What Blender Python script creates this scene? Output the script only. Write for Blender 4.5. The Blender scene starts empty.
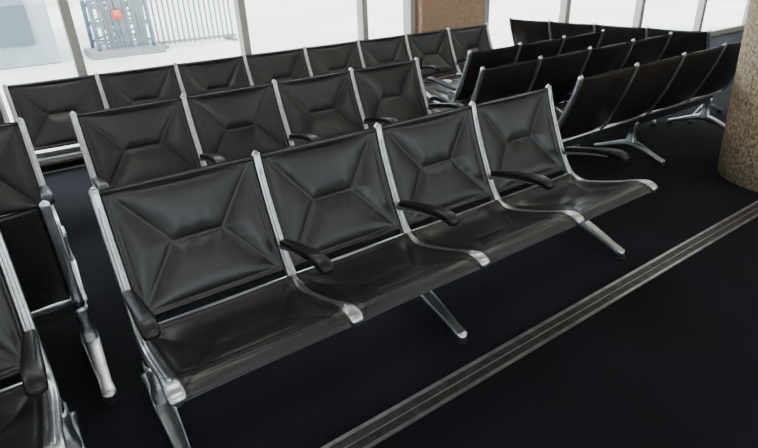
import bpy, bmesh, math, random
from mathutils import Vector, Matrix
random.seed(4)
S=0.597
SC=bpy.context.scene
COL=SC.collection

# ---------------------------------------------------------------- materials
def mat(name,col,rough=.5,metal=0.,noise=None,bump=None,spec=.5,emit=None,coat=0.,blotch=None):
    m=bpy.data.materials.new(name);m.use_nodes=True
    nt=m.node_tree;b=nt.nodes["Principled BSDF"]
    b.inputs["Base Color"].default_value=(*col,1)
    b.inputs["Roughness"].default_value=rough
    b.inputs["Metallic"].default_value=metal
    b.inputs["Specular IOR Level"].default_value=spec
    b.inputs["Coat Weight"].default_value=coat
    b.inputs["Coat Roughness"].default_value=.25
    if emit:
        b.inputs["Emission Color"].default_value=(*emit[0],1)
        b.inputs["Emission Strength"].default_value=emit[1]
    tc=nt.nodes.new("ShaderNodeTexCoord")
    if noise:
        sc,c2,lo,hi=noise
        n=nt.nodes.new("ShaderNodeTexNoise");n.inputs["Scale"].default_value=sc;n.inputs["Detail"].default_value=6
        nt.links.new(tc.outputs["Object"],n.inputs["Vector"])
        r=nt.nodes.new("ShaderNodeValToRGB")
        r.color_ramp.elements[0].position=lo;r.color_ramp.elements[0].color=(*col,1)
        r.color_ramp.elements[1].position=hi;r.color_ramp.elements[1].color=(*c2,1)
        nt.links.new(n.outputs["Fac"],r.inputs["Fac"]);src=r.outputs["Color"]
        if blotch:
            n2=nt.nodes.new("ShaderNodeTexNoise");n2.inputs["Scale"].default_value=blotch[0];n2.inputs["Detail"].default_value=5
            nt.links.new(tc.outputs["Object"],n2.inputs["Vector"])
            mr=nt.nodes.new("ShaderNodeMapRange");mr.inputs[1].default_value=.3;mr.inputs[2].default_value=.7
            mr.inputs[3].default_value=blotch[1];mr.inputs[4].default_value=blotch[2]
            nt.links.new(n2.outputs["Fac"],mr.inputs[0])
            vm=nt.nodes.new("ShaderNodeVectorMath");vm.operation='SCALE'
            nt.links.new(src,vm.inputs[0]);nt.links.new(mr.outputs[0],vm.inputs["Scale"]);src=vm.outputs[0]
        nt.links.new(src,b.inputs["Base Color"])
    if bump:
        last=None
        bs=bump if isinstance(bump,list) else [bump]
        for sc,st,di in bs:
            n=nt.nodes.new("ShaderNodeTexNoise");n.inputs["Scale"].default_value=sc;n.inputs["Detail"].default_value=3
            n.inputs["Distortion"].default_value=.3
            nt.links.new(tc.outputs["Object"],n.inputs["Vector"])
            bp=nt.nodes.new("ShaderNodeBump");bp.inputs["Strength"].default_value=st;bp.inputs["Distance"].default_value=di
            nt.links.new(n.outputs["Fac"],bp.inputs["Height"])
            if last:nt.links.new(last.outputs["Normal"],bp.inputs["Normal"])
            last=bp
        nt.links.new(last.outputs["Normal"],b.inputs["Normal"])
    return m
M_vinyl=mat("black_vinyl",(.0095,.0088,.0092),.39,noise=(5,(.018,.0155,.0155),.35,.7),bump=[(8,.3,.010),(40,.2,.002),(300,.2,.0005)],spec=.6,coat=.12)
M_alu=mat("cast_aluminium",(.74,.76,.78),.32,1.,noise=(30,(.60,.62,.64),.4,.7),bump=(120,.15,.0006))
M_arm=mat("black_urethane",(.010,.010,.011),.38,bump=(60,.15,.001))
M_beam=mat("dark_steel",(.05,.05,.055),.45,.6)
M_rub=mat("rubber_glide",(.02,.02,.02),.7)
M_carpet=mat("charcoal_carpet",(.0050,.0053,.0082),.95,noise=(170,(.0165,.0168,.0225),.38,.68),bump=(420,.8,.005),spec=.15,blotch=(1.6,.75,1.35))
M_strip=mat("strip_metal",(.50,.49,.47),.42,.85,noise=(14,(.34,.33,.32),.4,.65))
M_stripd=mat("strip_infill",(.05,.048,.046),.5,.5,noise=(25,(.10,.10,.095),.4,.7))
M_conc=mat("exposed_aggregate",(.36,.26,.16),.92,noise=(48,(.80,.66,.47),.38,.62),bump=[(48,.8,.012),(140,.6,.004)],blotch=(3,.85,1.12))
M_brown=mat("brown_aggregate",(.42,.26,.17),.9,noise=(45,(.58,.40,.28),.35,.7),bump=(80,.7,.01))
M_wall=mat("painted_wall",(.40,.38,.36),.85,bump=(60,.1,.002))
M_ceil=mat("ceiling_tile",(.6,.6,.58),.9,bump=(80,.3,.003))
M_mull=mat("mullion_aluminium",(.50,.47,.43),.5,.3)
M_fill=mat("fill_panel_glow",(.9,.9,.9),.5,emit=((1,.95,.88),7.0))  # glow for the added ceiling fill panels
M_out=mat("pale_concrete",(.60,.58,.54),.9,noise=(.35,(.72,.70,.67),.35,.7))
M_blue=mat("weathered_blue",(.12,.17,.22),.8,noise=(5,(.22,.27,.31),.35,.6))
M_galv=mat("galvanised",(.20,.21,.22),.7,.0)
M_fac=mat("pale_cladding",(.24,.29,.33),.8,noise=(1.5,(.34,.39,.42),.35,.65))
M_fac2=mat("facade_glazing",(.10,.13,.16),.35)
M_red=mat("red_paint",(.6,.08,.05),.5)
mg=bpy.data.materials.new("window_glass");mg.use_nodes=True
nt=mg.node_tree;nt.nodes.clear()
o=nt.nodes.new("ShaderNodeOutputMaterial");mx=nt.nodes.new("ShaderNodeMixShader");tr=nt.nodes.new("ShaderNodeBsdfTransparent");gl=nt.nodes.new("ShaderNodeBsdfGlossy")
tr.inputs[0].default_value=(.93,.97,.98,1);gl.inputs["Roughness"].default_value=.02;mx.inputs[0].default_value=.05
nt.links.new(tr.outputs[0],mx.inputs[1]);nt.links.new(gl.outputs[0],mx.inputs[2]);nt.links.new(mx.outputs[0],o.inputs[0])
M_glass=mg

# ---------------------------------------------------------------- mesh helpers
def mk(name,verts,faces,m,smooth=True):
    me=bpy.data.meshes.new(name);me.from_pydata(verts,[],faces);me.update()
    bm=bmesh.new();bm.from_mesh(me);bmesh.ops.recalc_face_normals(bm,faces=bm.faces);bm.to_mesh(me);bm.free()
    if smooth:
        for p in me.polygons:p.use_smooth=True
    me.materials.append(m);return me
def obj(name,me,parent=None,loc=(0,0,0),rot=(0,0,0)):
    ob=bpy.data.objects.new(name,me);COL.objects.link(ob);ob.location=loc;ob.rotation_euler=rot
    if parent:ob.parent=parent
    return ob
def empty(name,loc=(0,0,0),rz=0):
    e=bpy.data.objects.new(name,None);COL.objects.link(e);e.location=loc;e.rotation_euler=(0,0,rz);e.empty_display_size=.1;return e
def boxmesh(name,lo,hi,m,bev=0.):
    bm=bmesh.new();bmesh.ops.create_cube(bm,size=1)
    for v in bm.verts:
        v.co=Vector([(lo[k]+hi[k])/2+v.co[k]*(hi[k]-lo[k]) for k in range(3)])
    if bev:bmesh.ops.bevel(bm,geom=bm.edges[:],offset=bev,segments=2,affect='EDGES')
    me=bpy.data.meshes.new(name);bm.to_mesh(me);bm.free();me.materials.append(m);return me
def catmull(pts,n):
    P=[Vector(p) for p in pts];P=[2*P[0]-P[1]]+P+[2*P[-1]-P[-2]]
    out=[]
    for i in range(1,len(P)-2):
        for k in range(8):
            t=k/8;a,b,c,d=P[i-1],P[i],P[i+1],P[i+2]
            out.append(.5*((2*b)+(c-a)*t+(2*a-5*b+4*c-d)*t*t+(3*b-a-3*c+d)*t**3))
    out.append(P[-2])
    L=[0]
    for i in range(1,len(out)):L.append(L[-1]+(out[i]-out[i-1]).length)
    res=[];j=0
    for k in range(n+1):
        s=L[-1]*k/n
        while j<len(L)-2 and L[j+1]<s:j+=1
        f=(s-L[j])/max(1e-9,L[j+1]-L[j]);res.append(out[j].lerp(out[j+1],min(1,max(0,f))))
    return res,L[-1]
def sweep(pts,wf,tf,n=40,x0=0.,k=14,e=.55,endr=.5):
    """sweep rounded-rect section along a (y,z) profile"""
    P,L=catmull(pts,n);V=[];F=[]
    for i,p in enumerate(P):
        a=P[max(0,i-1)];b=P[min(n,i+1)];T=(b-a).normalized();N=Vector((-T.y,T.x))
        s=i/n;d=min(s,1-s)*L;r=tf(s)*endr
        q=1. if d>=r else max(.12,math.sqrt(max(0,1-((r-d)/r)**2)))
        w=wf(s)/2*q;t=tf(s)/2*q
        for j in range(k):
            an=2*math.pi*j/k;c=math.cos(an);sn=math.sin(an)
            u=math.copysign(abs(c)**e,c)*w;v=math.copysign(abs(sn)**e,sn)*t
            V.append((x0+u,p.x+N.x*v,p.y+N.y*v))
    for i in range(n):
        for j in range(k):
            F.append((i*k+j,i*k+(j+1)%k,(i+1)*k+(j+1)%k,(i+1)*k+j))
    F.append(tuple(range(k)));F.append(tuple(n*k+j for j in range(k)))
    return V,F
def lerpf(*kv):
    def f(s):
        for (a,x),(b,y) in zip(kv,kv[1:]):
            if s<=b:return x+(y-x)*(s-a)/(b-a)
        return kv[-1][1]
    return f
def merge(parts):
    V=[];F=[]
    for v,f in parts:
        o=len(V);V+=list(v);F+=[tuple(i+o for i in q) for q in f]
    return V,F

FR=[(.224,.868),(.206,.80),(.172,.70),(.130,.60),(.085,.50),(.042,.42),(.005,.376),(-.045,.356),(-.11,.356),(-.20,.378),(-.30,.410),(-.385,.442),(-.44,.455),(-.475,.447),(-.49,.425)]
# side frame: rail + flatter raised spine
f1=sweep(FR,lerpf((0,.031),(.4,.034),(.55,.043),(.80,.036),(.93,.050),(1,.054)),lerpf((0,.024),(.4,.030),(.52,.042),(.8,.028),(.93,.038),(1,.036)),n=72,endr=.6,e=.35,k=20)
f2=sweep([(FR[i][0]-(.012 if i<6 else .006 if i<7 else 0),FR[i][1]+(.0 if i<6 else .006 if i<7 else .013)) for i in range(1,13)],lerpf((0,.012),(.5,.020),(1,.018)),lerpf((0,.012),(.5,.024),(1,.018)),n=60,endr=.6)
v,f=merge([f1,f2])
ME_frame=mk("side_frame",v,f,M_alu)
# arm
v,f=sweep([(.060,.520),(.0,.535),(-.10,.555),(-.20,.570),(-.265,.573),(-.300,.562),(-.315,.545)],lerpf((0,.034),(.25,.046),(.8,.058),(1,.052)),lerpf((0,.026),(.5,.031),(.85,.040),(1,.036)),n=40,e=.6)
ME_arm=mk("arm_pad",v,f,M_arm)
v,f=sweep([(.10,.49),(.045,.505),(-.06,.530),(-.16,.546),(-.22,.552)],lerpf((0,.030),(1,.024)),lerpf((0,.034),(.3,.022),(1,.016)),n=20)
ME_armb=mk("arm_bracket",v,f,M_alu)
# pedestal
p1=sweep([(-.395,.022),(-.36,.034),(-.27,.066),(-.16,.102),(-.07,.120),(.02,.102),(.11,.070),(.20,.038),(.235,.024)],lerpf((0,.056),(.12,.046),(.5,.070),(.88,.046),(1,.056)),lerpf((0,.034),(.1,.032),(.5,.050),(.9,.032),(1,.034)),n=44,e=.4)
p2=sweep([(-.07,.10),(-.07,.16),(-.07,.24),(-.07,.315)],lerpf((0,.070),(.5,.050),(1,.062)),lerpf((0,.10),(.4,.055),(1,.075)),n=12,endr=.05)
v,f=merge([p1,p2]);ME_leg=mk("pedestal_base",v,f,M_alu)
def cyl(r,h,seg=20,rt=None):
    rt=rt or r;V=[];F=[]
    for j in range(seg):
        a=2*math.pi*j/seg;V.append((r*math.cos(a),r*math.sin(a),0))
    for j in range(seg):
        a=2*math.pi*j/seg;V.append((rt*math.cos(a),rt*math.sin(a),h))
    F=[(j,(j+1)%seg,seg+(j+1)%seg,seg+j) for j in range(seg)]+[tuple(range(seg)),tuple(range(seg,2*seg))]
    return V,F
v,f=cyl(.026,.014);ME_glide=mk("glide",v,f,M_rub,False)
p=sweep([(-.07,.30),(-.07,.33),(-.07,.358)],lerpf((0,.05),(1,.03)),lerpf((0,.09),(1,.06)),n=6,endr=.05)
ME_hang=mk("frame_bracket",p[0],p[1],M_beam)

# upholstery pads
def segd(p,a,b):
    ax,ay=a;bx,by=b;dx,dy=bx-ax,by-ay
    t=max(0,min(1,((p[0]-ax)*dx+(p[1]-ay)*dy)/(dx*dx+dy*dy)))
    return math.hypot(p[0]-ax-dx*t,p[1]-ay-dy*t)
def pad(name,prof,sag,ap,lines=(),nu=80,nv=66,flip=1,T=.020,soft=.034,cr=.003,gap=.030,wr=.0006):
    P,L=catmull(prof,nv);W=S-gap
    m=.022
    cs=[(m,m),(W-m,m),(m,L-m),(W-m,L-m)]
    A=(W*ap,L*.5);B=(W*(1-ap),L*.5)
    segs=[(cs[0],A),(cs[2],A),(cs[1],B),(cs[3],B),(A,B)]
    border=[(cs[0],cs[1]),(cs[2],cs[3]),(cs[0],cs[2]),(cs[1],cs[3])]
    for l in lines:border.append(((m,L*l),(W-m,L*l)))
    V=[];F=[]
    for side in (0,1):
        for j in range(nv+1):
            a=P[max(0,j-1)];b=P[min(nv,j+1)];Tn=(b-a).normalized();N=Vector((-Tn.y,Tn.x))*flip
            for i in range(nu+1):
                u=i/nu;x=u*W;y=j/nv*L
                d1=min(segd((x,y),*s) for s in segs);d2=min(segd((x,y),*s) for s in border)
                h=.006+T*(1-math.exp(-(d1/soft)**1.3))*(1-math.exp(-(d2/.026)))-.0015
                h+= -cr*math.exp(-(d1/.007)**2)-.0025*math.exp(-(d2/.005)**2)
                h+=wr*math.sin(x*80+y*30+2*math.sin(y*23))*math.exp(-d1/.05)*min(1,d1/.012)
                e=min(x,W-x,y,L-y)
                rim=min(1,e/.010)
                h=h*math.sqrt(rim) if rim<1 else h
                s=sag*(4*u*(1-u))**.8
                p=P[j]-N*s
                q=p+N*(h if side==0 else -(.006+.003*(1-math.exp(-d1/.04)))*math.sqrt(rim))
                V.append((S/2-W/2+x,q.x,q.y))
    o=(nu+1)*(nv+1)
    for j in range(nv):
        for i in range(nu):
            a=j*(nu+1)+i;F.append((a,a+1,a+nu+2,a+nu+1));F.append((o+a,o+a+nu+1,o+a+nu+2,o+a+1))
    for i in range(nu):
        F.append((i,o+i,o+i+1,i+1));a=nv*(nu+1)+i;F.append((a,a+1,o+a+1,o+a))
    for j in range(nv):
        a=j*(nu+1);F.append((a,a+nu+1,o+a+nu+1,o+a));a+=nu;F.append((a,o+a,o+a+nu+1,a+nu+1))
    return mk(name,V,F,M_vinyl)
ME_back=pad("back_pad",[(.216,.852),(.200,.79),(.170,.70),(.130,.60),(.090,.515),(.055,.448),(.032,.405)],.018,.33,flip=-1,T=.017,soft=.042,wr=.0008)
ME_seat=pad("seat_pad",[(-.002,.396),(-.05,.373),(-.11,.371),(-.20,.393),(-.30,.425),(-.385,.455),(-.435,.465),(-.468,.455),(-.484,.428)],.013,.30,lines=(.79,.84,.89,.935),flip=-1,T=.011,soft=.042,cr=.0028,gap=.024,wr=.0007)

def xtube(y,z,r,L,m,name,sq=False):
    V=[];F=[];k=4 if sq else 14
    for s,x in enumerate((0,L)):
        for j in range(k):
            a=2*math.pi*(j+(.5 if sq else 0))/k;V.append((x,y+r*math.cos(a),z+r*math.sin(a)))
    F=[(j,(j+1)%k,k+(j+1)%k,k+j) for j in range(k)]+[tuple(range(k)),tuple(range(k,2*k))]
    return mk(name,V,F,m,not sq)
cache={}
def bench(x0,n,yb,rz=0.):
    """x0,yb : local origin (bend line of first frame)"""
    e=empty("airport_tandem_bench",(x0,yb,0),rz)
    if n not in cache:
        cache[n]=(xtube(-.07,.305,.042,n*S,M_beam,"beam",True),xtube(.016,.372,.014,n*S,M_alu,"rear_stretcher"),xtube(-.40,.418,.008,n*S,M_alu,"front_stretcher"),xtube(.212,.838,.007,n*S,M_beam,"top_stretcher"))
    for me in cache[n]:obj(me.name.split(".")[0],me,e)
    for i in range(n+1):
        obj("side_frame_%d"%i,ME_frame,e,(i*S,0,0));obj("arm_pad_%d"%i,ME_arm,e,(i*S,0,0));obj("arm_bracket_%d"%i,ME_armb,e,(i*S,0,0));obj("frame_bracket_%d"%i,ME_hang,e,(i*S,0,0))
        if i%2==0:
            obj("pedestal_%d"%i,ME_leg,e,(i*S,0,0))
            obj("glide_front_%d"%i,ME_glide,e,(i*S,-.375,0));obj("glide_rear_%d"%i,ME_glide,e,(i*S,.215,0))
        if i<n:
            obj("back_pad_%d"%i,ME_back,e,(i*S,0,0));obj("seat_pad_%d"%i,ME_seat,e,(i*S,0,0))
    return e
def toward(x0,n,yb):return bench(x0,n,yb,0)            # faces -y
def away(x0,n,yb):return bench(x0+n*S,n,yb,math.pi)     # faces +y
toward(0,4,0)
toward(-.30-4*S,4,-.05)
away(-.15-4*S,4,.42)
toward(.114,4,1.345)
toward(-.13-4*S,4,1.39)
toward(-.145,8,2.69)
toward(-.20-4*S,4,2.69)
away(2.73,4,.47)
away(2.56,4,1.13)
away(3.02,3,1.73)
# row at right angles in the far bay (faces +x)
bench(5.47,4,.72,math.pi/2)

# ---------------------------------------------------------------- room
X0,X1,Y0,Y1,H=-5.,13.,-7.,3.5,3.3
def slab(name,lo,hi,m,bev=0):return obj(name,boxmesh(name,lo,hi,m,bev))
slab("floor",(X0,Y0,-.1),(X1,Y1+.1,0),M_carpet)
slab("ceiling",(X0,Y0,H),(X1,Y1+.1,H+.1),M_ceil)
slab("wall_left",(X0-.1,Y0,0),(X0,Y1,H),M_wall)
slab("wall_right",(X1,Y0,0),(X1+.1,Y1,H),M_wall)
# floor expansion strip
e=empty("trim_1",(0,0,0))
obj("infill",boxmesh("infill",(X0,-.605,0),(X1,-.515,.004),M_stripd),e)
for nm,a,b in (("edge_rail_a",-.525,-.509),("edge_rail_b",-.612,-.598),("centre_rib",-.563,-.559)):
    obj(nm,boxmesh(nm,(X0,a,0),(X1,b,.008),M_strip,.001),e)
# window wall
slab("wall_sill_back",(X0,Y1,0),(X1,Y1+.12,.10),M_mull)
slab("wall_header_back",(X0,Y1,2.95),(X1,Y1+.12,H),M_wall)
mull=[-4.0,-2.55,-1.03,.427,1.916,3.32]
mull2=[5.2,6.87,8.83,10.9,12.9]
def window(idx,a,b,y,z0,z1,wd=.035):
    e=empty("window_%d"%idx,(0,0,0))
    for x in (a,b):
        if x==a or b in (3.99,mull2[-1]):
            obj("mullion",boxmesh("mullion",(x-wd,y-.03,z0),(x+wd,y+.09,z1),M_mull,.004),e)
    obj("glass",boxmesh("glass",(a+wd,y+.03,z0),(b-wd,y+.038,z1),M_glass),e)
ml=[X0+.04]+mull+[3.99]
k=1
for a,b in zip(ml,ml[1:]):window(k,a,b,Y1,.10,2.95);k+=1
for a,b in zip(mull2,mull2[1:]):window(k,a,b,Y1,.10,2.95,.05);k+=1
slab("pillar",(4.05,Y1-.12,0),(4.62,Y1+.25,H),M_brown,.01)
slab("wall_back_panel",(4.62,Y1-.02,0),(5.15,Y1+.12,H),M_brown)
# wall behind the camera; unseen windows added to give the backs sheen
slab("wall_front_lower",(X0,Y0-.1,0),(X1,Y0,1.0),M_wall)
slab("wall_front_upper",(X0,Y0-.1,2.8),(X1,Y0,H),M_wall)
added_wins=[(-3.6,-1.8),(.2,2.2),(4.4,6.4),(9,11)]
prev=X0
for a,b in added_wins:
    slab("wall_front_pier",(prev,Y0-.1,1.0),(a,Y0,2.8),M_wall);prev=b
    window(k,a+.03,b-.03,Y0-.08,1.0,2.8);k+=1
slab("wall_front_pier",(prev,Y0-.1,1.0),(X1,Y0,2.8),M_wall)
# unseen glowing ceiling panels, added to fill the room with light
for i in range(5):
    for j in range(3):
        x=-3+i*3.4;y=-5+j*3.2
        slab("fill_ceiling_panel",(x-.6,y-.3,H-.03),(x+.6,y+.3,H-.001),M_fill)
# round aggregate column
V=[];F=[];seg=72;zs=[0,.4,.8,1.2,1.6,2.0,2.6,H-.001]
for z in zs:
    r=.48+.045*z
    for j in range(seg):
        a=2*math.pi*j/seg;V.append((r*math.cos(a),r*math.sin(a),z))
for i in range(len(zs)-1):
    for j in range(seg):F.append((i*seg+j,i*seg+(j+1)%seg,(i+1)*seg+(j+1)%seg,(i+1)*seg+j))
F.append(tuple(range(seg)));F.append(tuple((len(zs)-1)*seg+j for j in range(seg)))
obj("concrete_column",mk("concrete_column",V,F,M_conc),None,(4.38,-.48,0))

# ---------------------------------------------------------------- outside
slab("apron_ground",(-60,Y1+.15,-.35),(90,90,-.15),M_out)
def bar(name,a,b,r,m,e):
    a=Vector(a);b=Vector(b);d=b-a
    v,f=cyl(r,d.length,8);o=obj(name,mk(name,v,f,m),e,a)
    o.rotation_euler=d.to_track_quat('Z','Y').to_euler();return o
# lattice service tower draped with blue-grey hoses
e=empty("service_lattice_tower",(2.45,12.6,-.15))
obj("base",boxmesh("base",(-.8,-.6,0),(.8,.6,.16),M_galv,.01),e)
for x in (-.6,.6):
    for y in (-.45,.45):bar("post",(x,y,.16),(x*.9,y*.9,4),.05,M_blue,e)
for i in range(9):
    z=.3+i*.4
    for y in (-.45,.45):
        bar("rung",(-.6,y,z),(.6,y,z),.025,M_blue,e);bar("brace",(-.6,y,z),(.6,y,z+.4),.022,M_blue,e)
        bar("brace",(.6,y,z),(-.6,y,z+.4),.022,M_blue,e)
for i in range(22):
    x=random.uniform(-.5,.5);bar("hose",(x,-.5,.2),(x+random.uniform(-.25,.25),-.46,3.6),.035,M_blue if i%3 else M_galv,e)
v,f=cyl(.11,.18,20,.08);obj("red_beacon",mk("red_beacon",v,f,M_red),e,(-.1,-.6,.82))
# steel picket fence panel
e=empty("picket_barrier",(4.35,13.0,-.15))
for i in range(16):
    obj("picket_%d"%i,boxmesh("picket",(-1.0+i*.13,-.02,.05),(-.965+i*.13,.02,2.4),M_galv),e)
for z in (.12,1.2,2.35):obj("rail",boxmesh("rail",(-1.04,-.03,z-.03),(1.04,.03,z+.03),M_galv),e)
for x in (-.9,.9):obj("foot",boxmesh("foot",(x-.04,-.4,0),(x+.04,.4,.08),M_galv),e)
# pale annex building beyond the left panes
e=empty("annex_building",(-4.55,12.2,-.15))
obj("shell",boxmesh("shell",(-8,0,0),(5.6,8,6),M_fac,.02),e)
for i in range(11):
    x=-7.4+i*1.18
    obj("glazing",boxmesh("glazing",(x,-.04,.45),(x+.8,.0,2.3),M_fac2),e)
    obj("pilaster",boxmesh("pilaster",(x-.25,-.12,0),(x-.12,0,6),M_out),e)
obj("band",boxmesh("band",(-8,-.1,2.5),(5.6,0,2.75),M_out),e)
slab("hangar_wall",(-30,45,-.15),(60,46,7),M_out)

# ---------------------------------------------------------------- light
w=bpy.data.worlds.new("sky");SC.world=w;w.use_nodes=True
bg=w.node_tree.nodes["Background"];bg.inputs[0].default_value=(.94,.97,1,1);bg.inputs[1].default_value=7.5
def portal(x,y,z,sx,sz,rx):
    l=bpy.data.lights.new("window_portal","AREA");l.shape='RECTANGLE';l.size=sx;l.size_y=sz;l.cycles.is_portal=True
    o=bpy.data.objects.new("window_portal",l);COL.objects.link(o);o.location=(x,y,z);o.rotation_euler=(rx,0,0)
portal((X0+X1)/2,Y1+.3,1.6,X1-X0,3.0,-math.pi/2)
portal((X0+X1)/2,Y0-.3,1.9,X1-X0,1.9,math.pi/2)
sl=bpy.data.lights.new("sun","SUN");sl.energy=4;sl.angle=.02;sl.color=(1,.96,.9)
so=bpy.data.objects.new("sun",sl);COL.objects.link(so)
so.rotation_euler=Vector((.35,.55,-1.0)).to_track_quat('-Z','Y').to_euler();so.location=(0,-10,12)

# ---------------------------------------------------------------- camera
yaw,pit,rol=.5951,-.4531,-.04354
Fv=Vector((math.sin(yaw)*math.cos(pit),math.cos(yaw)*math.cos(pit),math.sin(pit)))
r=Fv.cross(Vector((0,0,1))).normalized();u=r.cross(Fv)
r2=r*math.cos(rol)+u*math.sin(rol);u2=-r*math.sin(rol)+u*math.cos(rol)
cd=bpy.data.cameras.new("camera");cd.sensor_width=36;cd.lens=36*530.8/758;cd.clip_start=.02
cam=bpy.data.objects.new("camera",cd);COL.objects.link(cam)
Mx=Matrix.Identity(4)
for i in range(3):
    Mx[i][0]=r2[i];Mx[i][1]=u2[i];Mx[i][2]=-Fv[i]
Mx[0][3],Mx[1][3],Mx[2][3]=-.1494,-1.744,1.513
cam.matrix_world=Mx
SC.camera=cam
